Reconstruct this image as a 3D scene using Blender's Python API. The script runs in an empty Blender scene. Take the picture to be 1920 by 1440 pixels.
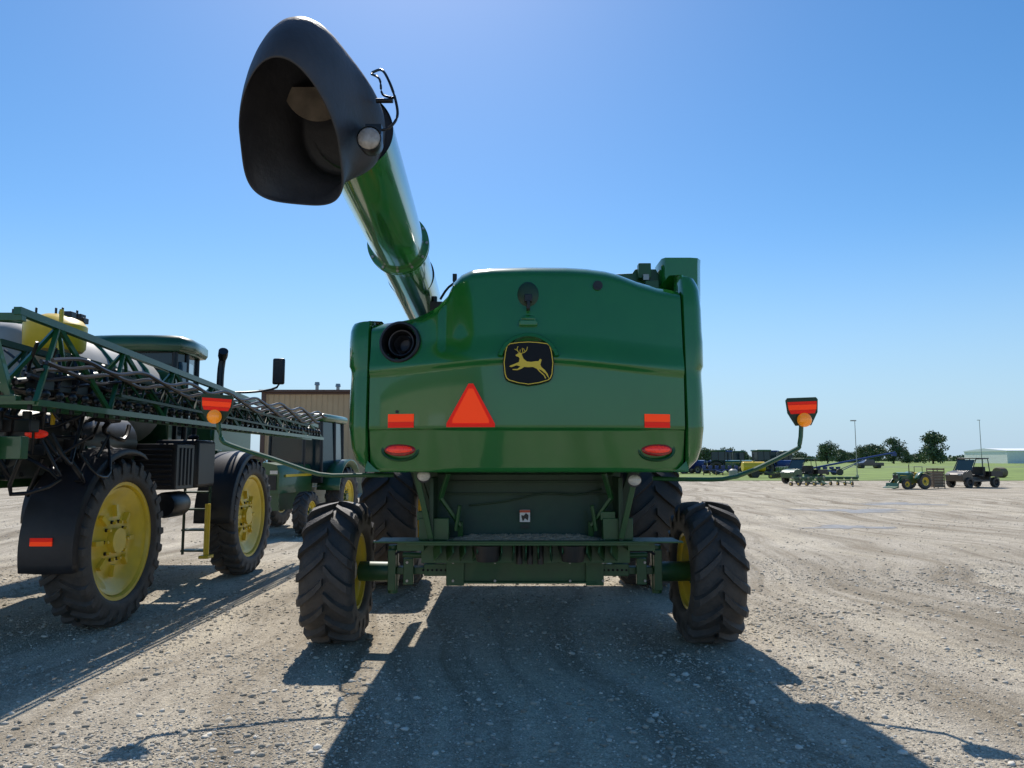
import bpy, math, random
import numpy as np
from mathutils import Vector, Matrix
random.seed(7); rng=np.random.default_rng(7)
S=bpy.context.scene
S.view_settings.view_transform='Standard'
COL=S.collection
R=math.radians
# ------------------------------------------------------------------ materials
def M(name,col,rough=.5,metal=0,coat=0,var=.12,scale=6,bump=0,bscale=60,dust=0,dustz=1.0,spec=.5,dustcol=(.30,.26,.21),emit=0):
    m=bpy.data.materials.new(name); m.use_nodes=True
    nt=m.node_tree; N=nt.nodes; L=nt.links
    b=N['Principled BSDF']
    b.inputs['Roughness'].default_value=rough; b.inputs['Metallic'].default_value=metal
    b.inputs['Coat Weight'].default_value=coat; b.inputs['Coat Roughness'].default_value=.04
    b.inputs['Specular IOR Level'].default_value=spec
    if emit:
        b.inputs['Emission Color'].default_value=(*col,1); b.inputs['Emission Strength'].default_value=emit
    g=N.new('ShaderNodeNewGeometry')
    n=N.new('ShaderNodeTexNoise'); n.inputs['Scale'].default_value=scale; n.inputs['Detail'].default_value=6
    L.new(g.outputs['Position'],n.inputs['Vector'])
    r=N.new('ShaderNodeMapRange'); r.inputs['From Min'].default_value=.3; r.inputs['From Max'].default_value=.7
    r.inputs['To Min'].default_value=1-var; r.inputs['To Max'].default_value=1+var
    L.new(n.outputs['Fac'],r.inputs['Value'])
    v=N.new('ShaderNodeVectorMath'); v.operation='SCALE'; v.inputs[0].default_value=col
    L.new(r.outputs['Result'],v.inputs['Scale'])
    out=v.outputs['Vector']
    if dust>0:
        sx=N.new('ShaderNodeSeparateXYZ'); L.new(g.outputs['Position'],sx.inputs[0])
        mr=N.new('ShaderNodeMapRange'); mr.inputs['From Min'].default_value=dustz; mr.inputs['From Max'].default_value=0
        mr.inputs['To Min'].default_value=.25; mr.inputs['To Max'].default_value=1
        L.new(sx.outputs['Z'],mr.inputs['Value'])
        n2=N.new('ShaderNodeTexNoise'); n2.inputs['Scale'].default_value=9; n2.inputs['Detail'].default_value=8; n2.inputs['Roughness'].default_value=.7
        L.new(g.outputs['Position'],n2.inputs['Vector'])
        m2=N.new('ShaderNodeMath'); m2.operation='MULTIPLY'; L.new(mr.outputs[0],m2.inputs[0]); L.new(n2.outputs['Fac'],m2.inputs[1])
        m3=N.new('ShaderNodeMath'); m3.operation='MULTIPLY'; m3.inputs[1].default_value=dust*1.6; m3.use_clamp=True
        L.new(m2.outputs[0],m3.inputs[0])
        mx=N.new('ShaderNodeMix'); mx.data_type='RGBA'
        L.new(m3.outputs[0],mx.inputs[0]); L.new(out,mx.inputs[6]); mx.inputs[7].default_value=(*dustcol,1)
        out=mx.outputs[2]
        rr=N.new('ShaderNodeMapRange'); rr.inputs['To Min'].default_value=rough; rr.inputs['To Max'].default_value=.85
        L.new(m3.outputs[0],rr.inputs['Value']); L.new(rr.outputs[0],b.inputs['Roughness'])
    L.new(out,b.inputs['Base Color'])
    if bump>0:
        n3=N.new('ShaderNodeTexNoise'); n3.inputs['Scale'].default_value=bscale; n3.inputs['Detail'].default_value=5
        L.new(g.outputs['Position'],n3.inputs['Vector'])
        bp=N.new('ShaderNodeBump'); bp.inputs['Strength'].default_value=bump; bp.inputs['Distance'].default_value=.01
        L.new(n3.outputs['Fac'],bp.inputs['Height']); L.new(bp.outputs[0],b.inputs['Normal'])
    return m
GREEN=M('green_paint',(.016,.158,.024),.20,0,.85,.06,2.5,.02,5,dust=.03,dustz=3.0,spec=.4)
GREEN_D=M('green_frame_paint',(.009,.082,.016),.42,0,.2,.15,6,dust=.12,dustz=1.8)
GREEN_S=M('sprayer_green_paint',(.010,.088,.020),.38,0,.5,.1,6,dust=.10,dustz=2)
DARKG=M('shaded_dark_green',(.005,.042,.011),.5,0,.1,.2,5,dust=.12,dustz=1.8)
YEL=M('yellow_rim_paint',(.80,.56,.02),.42,0,.3,.12,5,dust=.25,dustz=2.0,dustcol=(.45,.36,.18))
YELT=M('yellow_plastic',(.78,.52,.02),.4,0,.2,.08)
RUB=M('tyre_rubber',(.018,.018,.018),.6,0,0,.3,20,.5,90,dust=.50,dustz=1.7,dustcol=(.20,.165,.135))
BOOT=M('grey_rubber',(.036,.036,.041),.55,0,0,.3,4,.3,30)
BLACK=M('black_plastic',(.010,.010,.012),.38,0,0,.2,8)
FEND=M('fender_plastic',(.010,.011,.016),.45,0,0,.2,6,dust=.10,dustz=2.0)
VOID=M('dark_gap',(.003,.003,.003),.8)
ORG=M('glowing_orange_reflector',(1.0,.065,.012),.5,0,0,.04,60,spec=.2,emit=.34)  # emission added so the reflector looks bright in shade
RED=M('glowing_red_reflector',(.85,.022,.010),.45,0,0,.05,60,spec=.2,emit=.20)  # no light source, slight glow lifts the red in shade
LENR=M('red_lens',(.90,.035,.012),.2,0,.6,.35,50,emit=.20)  # unlit lens, faint emission added to brighten it
LENR2=M('dark_red_lens',(.38,.010,.008),.2,0,.6,.35,50)
LENO=M('amber_lens',(1.0,.30,.01),.2,0,.8,.1,40,emit=.25)  # lamp is off, emission only brightens the amber
LAMP=M('lamp_glass',(.62,.60,.55),.15,0,1,.15,50)
LAMPD=M('dusty_lamp_glass',(.34,.31,.27),.2,0,.7,.25,40)
STEEL=M('bare_steel',(.35,.34,.32),.4,.8,0,.2,15)
GAL=M('stainless_tank',(.12,.12,.115),.4,.6,0,.25,4)
TANKW=M('white_poly_tank',(.34,.325,.29),.5,0,0,.14,3)
TAN=M('tan_dusty_metal',(.30,.25,.18),.7,.1,0,.2,9)
TAND=M('lit_inside_tan',(.22,.18,.14),.8,0,0,.3,12)  # tan tone stands in for light on the spout interior
GLASS=M('tinted_glass',(.010,.018,.024),.10,.0,.2,.05,2,spec=.5)
GLASSB=M('sky_glass',(.03,.09,.13),.06,.1,1,.05,2,spec=1)
GLASSD=M('dark_cab_glass',(.010,.028,.032),.15,.0,.2,.05,2,spec=.4)
EMY=M('emblem_gold',(.82,.57,.03),.4,0,.2,.03)
EMB=M('emblem_black',(.006,.006,.007),.45,0,0,.05,spec=.25)
WHITE=M('white_paint',(.75,.75,.73),.5,0,0,.06)
LAB=M('label_red',(.6,.08,.03),.5)
CHAFF=M('chaff_residue',(.36,.31,.24),.95,0,0,.35,45,1,120)
BLUE=M('blue_paint',(.008,.040,.20),.4,0,.3,.1)
SILV=M('silver_paint',(.42,.38,.32),.4,.2,.3,.1)
WOOD=M('weathered_wood',(.20,.14,.09),.8,0,0,.3,8)
BARK=M('bark',(.07,.05,.035),.9,0,0,.3,8)
# ------------------------------------------------------------------ mesh builder
class MB:
    def __init__(s,off=(0,0,0)): s.v=[];s.f=[];s.m=[];s.off=Vector(off)
    def add(s,vs,fs,m=0,X=None):
        n=len(s.v)
        for p in vs:
            p=Vector(p)
            if X is not None: p=X@p
            s.v.append(p)
        for f in fs: s.f.append([i+n for i in f]); s.m.append(m)
        return s
    def box(s,a,b,m=0,X=None):
        x0,y0,z0=a;x1,y1,z1=b
        vs=[(x0,y0,z0),(x1,y0,z0),(x1,y1,z0),(x0,y1,z0),(x0,y0,z1),(x1,y0,z1),(x1,y1,z1),(x0,y1,z1)]
        return s.add(vs,[(0,3,2,1),(4,5,6,7),(0,1,5,4),(1,2,6,5),(2,3,7,6),(3,0,4,7)],m,X)
    def cyl(s,p0,p1,r0,r1=None,n=20,m=0,cap=True,X=None):
        p0=Vector(p0);p1=Vector(p1); r1=r0 if r1 is None else r1
        q=(p1-p0).to_track_quat('Z','Y'); vs=[]
        for p,r in((p0,r0),(p1,r1)):
            for i in range(n):
                a=2*math.pi*i/n; vs.append(p+q@Vector((r*math.cos(a),r*math.sin(a),0)))
        fs=[(i,(i+1)%n,n+(i+1)%n,n+i) for i in range(n)]
        if cap: fs+=[tuple(range(n-1,-1,-1)),tuple(range(n,2*n))]
        return s.add(vs,fs,m,X)
    def tube(s,pts,r,n=8,m=0,sm=3,X=None):
        P=[Vector(p) for p in pts]
        if sm>1 and len(P)>2:
            Q=[]
            for i in range(len(P)-1):
                a=P[max(i-1,0)];b=P[i];c=P[i+1];d=P[min(i+2,len(P)-1)]
                for k in range(sm):
                    t=k/sm
                    Q.append(.5*((2*b)+(c-a)*t+(2*a-5*b+4*c-d)*t*t+(3*b-a-3*c+d)*t**3))
            Q.append(P[-1]);P=Q
        vs=[];k=len(P)
        for i in range(k):
            d=(P[min(i+1,k-1)]-P[max(i-1,0)]).normalized()
            u=Vector((0,0,1)) if abs(d.z)<.95 else Vector((0,1,0))
            a=d.cross(u).normalized(); b=a.cross(d)
            rr=r[i] if isinstance(r,(list,tuple)) and i<len(r) else (r[-1] if isinstance(r,(list,tuple)) else r)
            for j in range(n):
                t=2*math.pi*j/n; vs.append(P[i]+rr*(a*math.cos(t)+b*math.sin(t)))
        fs=[(i*n+j,i*n+(j+1)%n,(i+1)*n+(j+1)%n,(i+1)*n+j) for i in range(k-1) for j in range(n)]
        fs+=[tuple(range(n-1,-1,-1)),tuple(range((k-1)*n,k*n))]
        return s.add(vs,fs,m,X)
    def bar(s,p0,p1,w,h,m=0,X=None):
        p0=Vector(p0);p1=Vector(p1);d=(p1-p0).normalized()
        u=Vector((0,0,1)) if abs(d.z)<.95 else Vector((0,1,0))
        a=d.cross(u).normalized()*w/2; b=a.cross(d).normalized()*h/2
        vs=[p+sa*a+sb*b for p in(p0,p1) for sa,sb in((-1,-1),(1,-1),(1,1),(-1,1))]
        return s.add(vs,[(0,3,2,1),(4,5,6,7),(0,1,5,4),(1,2,6,5),(2,3,7,6),(3,0,4,7)],m,X)
    def rev(s,prof,n=48,m=0,X=None,axis='X',close=False):
        vs=[];k=len(prof)
        for i in range(n):
            a=2*math.pi*i/n
            for (x,r) in prof: vs.append((x,-r*math.cos(a),r*math.sin(a)) if axis=='X' else ((r*math.cos(a),r*math.sin(a),x) if axis=='Z' else (r*math.cos(a),x,r*math.sin(a))))
        fs=[]
        for i in range(n):
            for j in range(k if close else k-1):
                j2=(j+1)%k
                fs.append((i*k+j,i*k+j2,((i+1)%n)*k+j2,((i+1)%n)*k+j))
        return s.add(vs,fs,m,X)
    def grid(s,rows,m=0,closed=False,X=None):
        k=len(rows[0]);vs=[p for r in rows for p in r];fs=[]
        for i in range(len(rows)-1):
            for j in range(k if closed else k-1):
                j2=(j+1)%k
                fs.append((i*k+j,i*k+j2,(i+1)*k+j2,(i+1)*k+j))
        return s.add(vs,fs,m,X)
    def prism(s,poly,fn,m=0,X=None):
        n=len(poly); vs=[fn(x,z,0) for x,z in poly]+[fn(x,z,1) for x,z in poly]
        fs=[tuple(range(n)),tuple(range(2*n-1,n-1,-1))]+[(i,n+i,n+(i+1)%n,(i+1)%n) for i in range(n)]
        return s.add(vs,fs,m,X)
    def ball(s,c,r,nu=16,nv=10,m=0,X=None):
        if not hasattr(r,'__len__'): r=(r,r,r)
        rows=[]
        for i in range(nv+1):
            t=-math.pi/2+math.pi*i/nv
            rows.append([(c[0]+r[0]*math.cos(t)*math.cos(2*math.pi*j/nu),c[1]+r[1]*math.cos(t)*math.sin(2*math.pi*j/nu),c[2]+r[2]*math.sin(t)) for j in range(nu)])
        return s.grid(rows,m,True,X)
    def make(s,name,mats,parent=None,loc=None,bevel=0,smooth=35,solid=0,label=None,fixn=True):
        me=bpy.data.meshes.new(name)
        me.from_pydata([tuple(p-s.off) for p in s.v],[],s.f)
        if not isinstance(mats,(list,tuple)): mats=[mats]
        for m in mats: me.materials.append(m)
        me.polygons.foreach_set('material_index',s.m)
        if fixn:
            import bmesh
            bm=bmesh.new(); bm.from_mesh(me); bmesh.ops.recalc_face_normals(bm,faces=bm.faces); bm.to_mesh(me); bm.free()
        if smooth:
            me.polygons.foreach_set('use_smooth',[True]*len(me.polygons)); me.set_sharp_from_angle(angle=R(smooth))
        me.update()
        o=bpy.data.objects.new(name,me); COL.objects.link(o)
        if parent: o.parent=parent
        if loc is not None: o.location=loc
        if solid:
            q=o.modifiers.new('s','SOLIDIFY'); q.thickness=solid; q.offset=0
        if bevel:
            q=o.modifiers.new('b','BEVEL'); q.width=bevel; q.segments=2; q.limit_method='ANGLE'; q.angle_limit=R(40)
        if label: o['label']=label
        return o
def thing(name,loc,label,cat,group=None,rot=0):
    e=bpy.data.objects.new(name,None); e.empty_display_size=.3; COL.objects.link(e); e.location=loc; e.rotation_euler[2]=rot
    e['label']=label; e['category']=cat
    if group: e['group']=group
    return e
def tag(o,label,cat,group=None):
    o['label']=label;o['category']=cat
    if group:o['group']=group
    return o
def copy_thing(e,loc,rot=0,label=None,scale=1,skip=()):
    c=e.copy(); COL.objects.link(c); c.location=loc; c.rotation_euler[2]=rot; c.scale=(scale,)*3
    if label: c['label']=label
    for ch in list(e.children):
        k=ch.copy(); COL.objects.link(k); k.parent=c
        for g in list(ch.children):
            q=g.copy(); COL.objects.link(q); q.parent=k
    return c
# ------------------------------------------------------------------ wheels
def wheel(parent,loc,Rr,W,rim,nl=20,lug=.045,sweep=.36,face=1,hub=GREEN_D,lt=.5,name='wheel',dish=.10,rimmat=None):
    w=MB(); w.cyl((-W*.32,0,0),(W*.32,0,0),rim*.22,n=20)
    for i in range(10):
        a=2*math.pi*i/10; c=(0,math.cos(a)*rim*.33,math.sin(a)*rim*.33)
        w.cyl((face*(W*.22),c[1],c[2]),(face*(W*.22+.035),c[1],c[2]),.018,n=6)
    wo=w.make(name,hub,parent,loc)
    h=W/2; Rc=Rr-lug
    pr=[]
    for t in np.linspace(-1,1,31):
        a=t*math.pi*.86
        x=h*.97*math.copysign(abs(math.sin(a))**.62,math.sin(a)) if abs(t)<.999 else h*.8*math.copysign(1,t)
        c=math.cos(a)
        r=(Rc+rim)/2+(Rc-rim)/2*math.copysign(abs(c)**.38,c)
        pr.append((x,r))
    pr[0]=(-h*.72,rim*.99);pr[-1]=(h*.72,rim*.99)
    t=MB(); t.rev(pr,72)
    def crown(x):
        q=min(abs(x)/h,1.0); return Rc-(.07*(Rc-rim))*q**3-(.30*(Rc-rim))*max(0,q-.88)/.12*.45
    xs=[.02,.3,.6,.85,1.0,1.03]
    for i in range(nl):
        for sd in(-1,1):
            th0=2*math.pi*(i+(.5 if sd>0 else 0))/nl
            tw=2*math.pi/nl*lt*.5
            rows=[]
            for q in xs:
                th=th0-sweep*(q**.8)
                x=sd*(q*h if q<=1.0 else h*1.01)
                base=crown(sd*min(q,1)*h)-.03; top=crown(sd*min(q,1)*h)+lug*(1-.10*q)
                if q>1: base-=.10*(Rc-rim)*2.2; top=base+.03; 
                ww=tw*(.8+.25*q)
                ring=[]
                for dr,dth in((base,-ww),(top,-ww*.72),(top,ww*.72),(base,ww)):
                    ring.append((x,-dr*math.cos(th+dth),dr*math.sin(th+dth)))
                rows.append(ring)
            t.grid(rows)
            n=len(t.v); t.f.append([n-4,n-3,n-2,n-1]);t.m.append(0)
            t.f.append([n-24,n-21,n-22,n-23]);t.m.append(0)
    t.make('tyre',RUB,wo,smooth=28)
    k=MB()
    f=face
    k.rev([(-h*.78,rim*1.04),(-h*.76,rim*.97),(-h*.5,rim*.93),(h*.5,rim*.93),(h*.76,rim*.97),(h*.78,rim*1.04)],56)
    for fx in (f,):
        d=f*h
        k.rev([(d*.62,rim*.93),(d*.55,rim*.84),(d*(.30),rim*.74),(d*.22,rim*.58),(d*.30,rim*.46),(d*.34,rim*.30),(d*.34,.0)],56)
        for i in range(8):
            a=2*math.pi*i/8
            k.bar((d*.36,math.cos(a)*rim*.42,math.sin(a)*rim*.42),(d*.30,math.cos(a)*rim*.62,math.sin(a)*rim*.62),.07,.05)
        k.cyl((d*.30,0,0),(d*.62,0,0),rim*.19,rim*.15,n=20)
        for i in range(10):
            a=2*math.pi*i/10
            k.cyl((d*.33,math.cos(a)*rim*.34,math.sin(a)*rim*.34),(d*.42,math.cos(a)*rim*.34,math.sin(a)*rim*.34),.022,n=6,m=1)
    k.make('rim',[rimmat or YEL,BLACK],wo)
    return wo
# ================================================================== COMBINE
CX=.13
O=(0,9,0)
cb=thing('combine_harvester',(CX,9,0),'big green combine harvester seen from behind, standing on gravel','combine')
def B(): return MB(O)
tp=[(-1.375,3.05),(-1.14,3.07),(-1.0,3.09),(-.88,3.14),(-.78,3.20),(-.70,3.30),(-.65,3.42),(-.58,3.49),(-.48,3.53),(-.32,3.545),(0,3.552),(.35,3.55),(.53,3.54),(.70,3.52),(.81,3.495),(.99,3.43),(1.18,3.385),(1.375,3.37)]
def ztop(x): return float(np.interp(x,[p[0] for p in tp],[p[1] for p in tp]))
sm=lambda e0,e1,v:(lambda t:t*t*(3-2*t))(max(0,min(1,(v-e0)/(e1-e0))))
def hoodY(x,z,zt=None):
    zt=ztop(x) if zt is None else zt
    y=6.30+.17*abs(x/1.38)**3
    if z<2.11: y+=(2.11-z)*.24
    y-=.028*sm(2.095,2.115,z)
    zc=2.64+.05*math.cos(x*2.1)
    y-=.030*sm(zc-.03,zc+.02,z)*1.0
    y+=.03*sm(zc+.03,zc+.25,z)
    y+=.028*sm(-.78,-.70,x)*(1-sm(-.66,-.45,x))*sm(2.72,2.85,z)
    if z>2.66: y+=(z-2.66)*.10
    d=zt-z
    if d<.10: y+=.10*(1-max(d,0)/.10)**2
    return y
h=B(); cols=np.linspace(-1.375,1.375,161); cols=sorted(set(list(cols)+[-.65,-.7,-.78,-.6]))
rows=[]
zl=list(np.linspace(1.75,2.07,12))+[2.085,2.095,2.1,2.105,2.11,2.12,2.14]+list(np.linspace(2.17,3.0,74))
for z in zl: rows.append([(x,hoodY(x,z),z) for x in cols])
for s_ in list(np.linspace(.0,1,26))[1:]:
    rows.append([(x,hoodY(x,3.0+(ztop(x)-3.0)*s_),3.0+(ztop(x)-3.0)*s_) for x in cols])
rows.append([(x,hoodY(x,ztop(x))+.10,ztop(x)-.0) for x in cols])
rows.append([(x,7.3,ztop(x)-.02) for x in cols])
rows.insert(0,[(x,hoodY(x,1.75)+.03,1.735) for x in cols]); rows.insert(0,[(x,6.9,1.75) for x in cols])
rows=[[(r[0][0],r[0][1]+.35,r[0][2])]+r+[(r[-1][0],r[-1][1]+.35,r[-1][2])] for r in rows]
h.grid(rows)
OX,OZ=-1.105,2.862
keep=[i for i,f in enumerate(h.f) if not all((h.v[k].x-OX)**2+(h.v[k].z-OZ)**2<.160**2 and h.v[k].y<6.7 for k in f)]
h.f=[h.f[i] for i in keep]; h.m=[h.m[i] for i in keep]
hood=h.make('rear_hood',GREEN,cb,smooth=50)
def onhood(x,z,o): return (x,hoodY(x,z)-o,z)
e=B()
rw=[]
for t in np.linspace(R(15),R(165),26):
    c,s_=math.cos(t),math.sin(t)
    rw.append([onhood(.01+.275*c,2.66+.275*s_,0.0),onhood(.01+.262*c,2.66+.262*s_,.045),onhood(.01+.235*c,2.66+.236*s_,.05),onhood(.01+.222*c,2.66+.226*s_,0)])
e.grid(rw); e.make('emblem_brow',GREEN,hood)
# emblem
cx,cz=.01,2.665; sc=.00467; ye=hoodY(0,2.60)-.035
oct_=[(-41,33),(-36,37),(-18,39.5),(0,40.5),(18,39.5),(36,37),(41,33),(44,22),(47,0),(45,-22),(42,-30),(37,-34),(20,-39),(0,-42),(-20,-39),(-37,-34),(-42,-30),(-45,-22),(-47,0),(-44,22)]
def pl(o0,o1,k=1): return lambda x,z,sd:(cx+x*sc*k,(ye+(z*sc)*.05)-(o0,o1)[sd],cz+z*sc*k)
e=B(); e.prism(oct_,pl(-.05,.010)); emb=e.make('emblem',EMB,hood,bevel=.004)
e=B()
rw=[[pl(0,.014,k)(x,z,1) for x,z in oct_] for k in(.96,.925)]; e.grid(rw,0,True)
deer=[(-23.5,14),(-18,17.5),(-13,18),(-11.5,13),(-9,7),(-3,2),(5,1.2),(13,2.5),(18,2.5),(21,7),(24,5),(22.5,.5),(21.5,-4),(23.5,-8.5),(29.5,-13.5),(34.5,-20.5),(37.5,-29),(35.5,-27.5),(30.5,-20),(23,-14),(14,-11),(8,-8),(0,-8.5),(-8,-8),(-13,-11.5),(-20,-14),(-29,-13.5),(-29,-12),(-20,-11.5),(-15,-7),(-22,-5),(-31,-8.5),(-35,-7),(-33,-5.5),(-24,-1.8),(-17.5,1),(-16,7),(-18,10.5),(-22.5,11.8)]
e.prism(deer,pl(.008,.016))
def strip(pts,w):
    for a,b in zip(pts[:-1],pts[1:]):
        d=Vector((b[0]-a[0],b[1]-a[1])).normalized(); n=Vector((-d.y,d.x))*w
        e.prism([(a[0]-n.x,a[1]-n.y),(b[0]-n.x,b[1]-n.y),(b[0]+n.x,b[1]+n.y),(a[0]+n.x,a[1]+n.y)],pl(.008,.0165))
strip([(-15,17),(-19,20),(-21,25),(-19,30)],.6); strip([(-13,17),(-7,19),(-3,23),(-2,29)],.6)
strip([(-20,22),(-25,25)],.5);strip([(-6,20),(-9,26)],.5);strip([(-15.5,18),(-15,24)],.5);strip([(-10,18),(-11.5,27)],.5)
strip([(15,-10),(20,-16),(28,-23),(31,-29)],.9)
e.make('leaping_deer_mark',EMY,emb,smooth=0)
e=B(); tx,tz=-.48,2.12
def tri(a,o,m):
    hgt=.37; P=[(-.205+a*1.5,a),(.205-a*1.5,a+.0),(.205-a*1.5,.03+a*.9),(.02,hgt-a*1.3),(-.02,hgt-a*1.3),(-.205+a*1.5,.03+a*.9)]
    e.prism(P,lambda x,z,sd:(tx+x,hoodY(-.48,2.35)-(.0 if sd==0 else o)+.0,tz+z),m)
tri(0,.022,0); tri(.034,.027,1)
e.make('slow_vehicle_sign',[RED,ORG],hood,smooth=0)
for x in(-1.085,1.12):
    e=B()
    for i,(z0,z1,m) in enumerate(((2.118,2.167,1),(2.169,2.235,0))):
        e.grid([[onhood(x+u,z,.006) for u in np.linspace(-.115,.115,8)] for z in(z0,z1)],1-m)
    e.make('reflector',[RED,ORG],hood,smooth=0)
for x in(-1.10,1.125):
    sl=.34*math.copysign(1,x)*.62
    X=Matrix.Translation((x,hoodY(x,1.93)+.0,1.93))@Matrix.Rotation(math.atan(sl),4,'Z')@Matrix.Rotation(R(-10),4,'X')
    e=B()
    e.rev([(.03,0.26*.66),(.004,.26*.64),(-.002,.25*.64),(.004,.22*.64)],32,0,X@Matrix.Diagonal((1.05,1,.58,1)),axis='Y')
    tl=e.make('tail_light',GREEN_D,hood)
    e=B()
    e.ball((0,-.004,0),(.142,.026,.056),28,12,0,X); e.ball((0,-.014,0),(.122,.024,.036),24,10,1,X)
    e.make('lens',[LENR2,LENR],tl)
e=B(); e.ball((.01,hoodY(.01,3.27)+.005,3.27),(.095,.03,.12),24,12); e.make('latch_pocket',DARKG,hood)
e=B(); e.box((-.025,6.27,3.20),(.045,6.35,3.27)); e.box((-.005,6.24,3.13),(.025,6.33,3.21)); e.make('latch_handle',BLACK,hood,bevel=.008)
e=B(); e.box((-.07,6.27,2.99),(.09,6.4,3.045));e.ball((.01,6.325,3.06),(.07,.03,.035),16,8); e.make('hood_step',GREEN,hood,bevel=.012)
e=B(); yy=hoodY(.62,3.36); e.cyl((.62,yy+.02,3.36),(.62,yy-.02,3.36),.042,n=24); e.cyl((.62,yy-.02,3.36),(.62,yy-.026,3.36),.026,n=20); e.make('camera_port',BLACK,hood)
e=B(); yy=hoodY(-1.12,2.2); e.cyl((-1.12,yy+.01,2.255),(-1.12,yy-.008,2.255),.014,n=12); e.make('bolt',BLACK,hood)
X=Matrix.Translation((OX,6.355,OZ))@Matrix.Rotation(R(-12),4,'Z')@Matrix.Rotation(R(-4),4,'X')
e=B(); e.rev([(.06,.184),(-.012,.184),(-.022,.176),(-.022,.160),(.0,.152),(.16,.147),(.20,.10),(.20,.0)],56,0,X,axis='Y'); ao=e.make('air_outlet',BLACK,hood)
e=B(); e.rev([(.16,.12),(.045,.122),(.03,.116),(.035,.106),(.08,.10),(.15,.092),(.16,0)],44,0,X,axis='Y'); e.rev([(.1,.075),(.07,.078),(.06,.07),(.08,.06),(.14,.05)],36,0,X,axis='Y'); e.make('exhaust_pipe',M('sooty_steel',(.035,.037,.045),.4,.5),ao)
def side(sg,ztopv):
    zz=[(1.74,1.41),(1.77,1.46),(1.84,1.53),(1.95,1.57),(2.12,1.59),(2.14,1.593),(2.4,1.595),(2.56,1.59),(2.62,1.59),(2.65,1.595),(2.68,1.61),(2.9,1.615),(3.0,1.61)]
    if ztopv>3.3: zz+=[(3.2,1.61),(3.38,1.60),(3.45,1.59),(3.50,1.56),(3.515,1.50)]
    else: zz+=[(3.05,1.605),(3.075,1.59),(3.085,1.56)]
    rw=[]
    for z,ox in zz:
        y0=6.49+(.24*max(0,2.11-z))*.6+(z-2.6)*.06
        if z>ztopv-.07: y0+=.03
        r_=[(1.40,y0+.3,z),(1.395,y0+.02,z),(1.41,y0,z)]
        for a in np.linspace(0,90,9):
            r_.append((ox-.13+.13*math.sin(R(a)),y0+.02+.20*(1-math.cos(R(a))),z))
        r_+=[(ox,7.4,z),(ox-.01,8.6,z),(ox-.02,10.2,z)]
        rw.append([(sg*a,b,c) for a,b,c in r_])
    rw.append([(sg*1.3,p[1]+.02,zz[-1][0]-.002) for p in rw[-1]])
    e=B(); e.grid(rw); return e.make('side_panel',GREEN,cb,smooth=40)
side(-1,3.08); sr=side(1,3.5)
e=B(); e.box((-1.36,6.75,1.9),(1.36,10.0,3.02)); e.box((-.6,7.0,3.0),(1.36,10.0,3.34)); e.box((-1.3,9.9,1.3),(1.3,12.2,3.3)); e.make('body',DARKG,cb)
for sg in(-1,1): e=B(); e.box((min(sg*1.372,sg*1.402),6.62,1.78),(max(sg*1.372,sg*1.402),6.66,3.04 if sg<0 else 3.34)); e.make('panel_seam',VOID,cb)
for sg in(-1,1):
    w=wheel(cb,(sg*1.895-.025,7.82-9,.70),.712,.53,.37,17,.056,.34,-sg,GREEN_D,.40)
    w=wheel(cb,(sg*1.86,11.25-9,.98),.985,.80,.46,18,.06,.36,-sg,GREEN_D,.42)
# axle
e=B()
e.box((-.62,7.60,.62),(.72,7.82,.82)); e.box((-1.02,7.62,.675),(1.05,7.80,.795)); e.box((-1.30,7.64,.69),(1.30,7.78,.76))
e.box((-.62,7.55,.835),(.72,7.6,.85));e.box((-.62,7.555,.61),(.72,7.6,.63))
for sg in(-1,1):
    e.box((sg*1.34-.04,7.58,.54),(sg*1.34+.04,7.80,.94)); e.cyl((sg*1.34,7.68,.50),(sg*1.34,7.68,.98),.05)
    e.cyl((sg*1.30,7.75,.70),(sg*1.70,7.80,.70),.10,n=24); e.box((sg*1.17-.05,7.56,.60),(sg*1.17+.05,7.62,.86))
    e.box((sg*.70-.09,7.56,.59),(sg*.70+.09,7.60,.88)); 
    e.cyl((sg*1.22,7.52,.90),(sg*.55,7.50,.88),.028,m=0)
    e.bar((sg*1.0,7.9,.8),(sg*1.0,8.6,1.4),.14,.1)
axle=e.make('rear_axle',GREEN_D,cb,bevel=.006)
for sg in(-1,1):
    e=B()
    for i in range(6): e.cyl((sg*(.80+.045*i),7.625,.735),(sg*(.80+.045*i),7.615,.735),.012,n=10)
    e.make('pin_holes',VOID,axle)
    e=B(); e.cyl((sg*.95,7.515,.90),(sg*.55,7.50,.88),.036); e.make('steering_cylinder',STEEL,axle)
    e=B(); e.tube([(sg*.55,7.5,.90),(sg*.4,7.46,.98),(sg*.2,7.5,.93),(sg*.05,7.55,.96)],.012,8); e.tube([(sg*1.3,7.55,.9),(sg*1.1,7.5,1.0),(sg*.8,7.5,.96),(sg*.5,7.55,1.0)],.012,8); e.make('hydraulic_hose',BLACK,axle)
for x in(-.72,-.30,.45,.78,-1.18,1.2): 
    for z in(.64,.82): e=B(); e.cyl((x,7.56,z),(x,7.545,z),.014,n=6); e.make('axle_bolt',STEEL,axle)
e=B()
e.grid([[(x,y,z) for x in(-.86,-.84,.84,.86)] for y,z in((6.95,1.75),(7.35,1.70),(7.36,1.45),(7.30,1.18),(7.28,1.10))])
e.box((-.86,7.40,1.0),(.86,8.6,1.8)); 
for z in(1.62,1.50): e.box((-.80,7.325,z),(.80,7.36,z+.02))
e.box((-.90,6.95,1.68),(-.86,7.5,1.06)); e.box((.86,6.95,1.06),(.90,7.5,1.68))
e.tube([(-.55,7.31,1.40),(-.2,7.30,1.44),(.2,7.30,1.52),(.5,7.30,1.50),(.75,7.31,1.56)],.008,6)
ch=e.make('straw_chopper_housing',DARKG,cb,bevel=.004)
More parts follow.
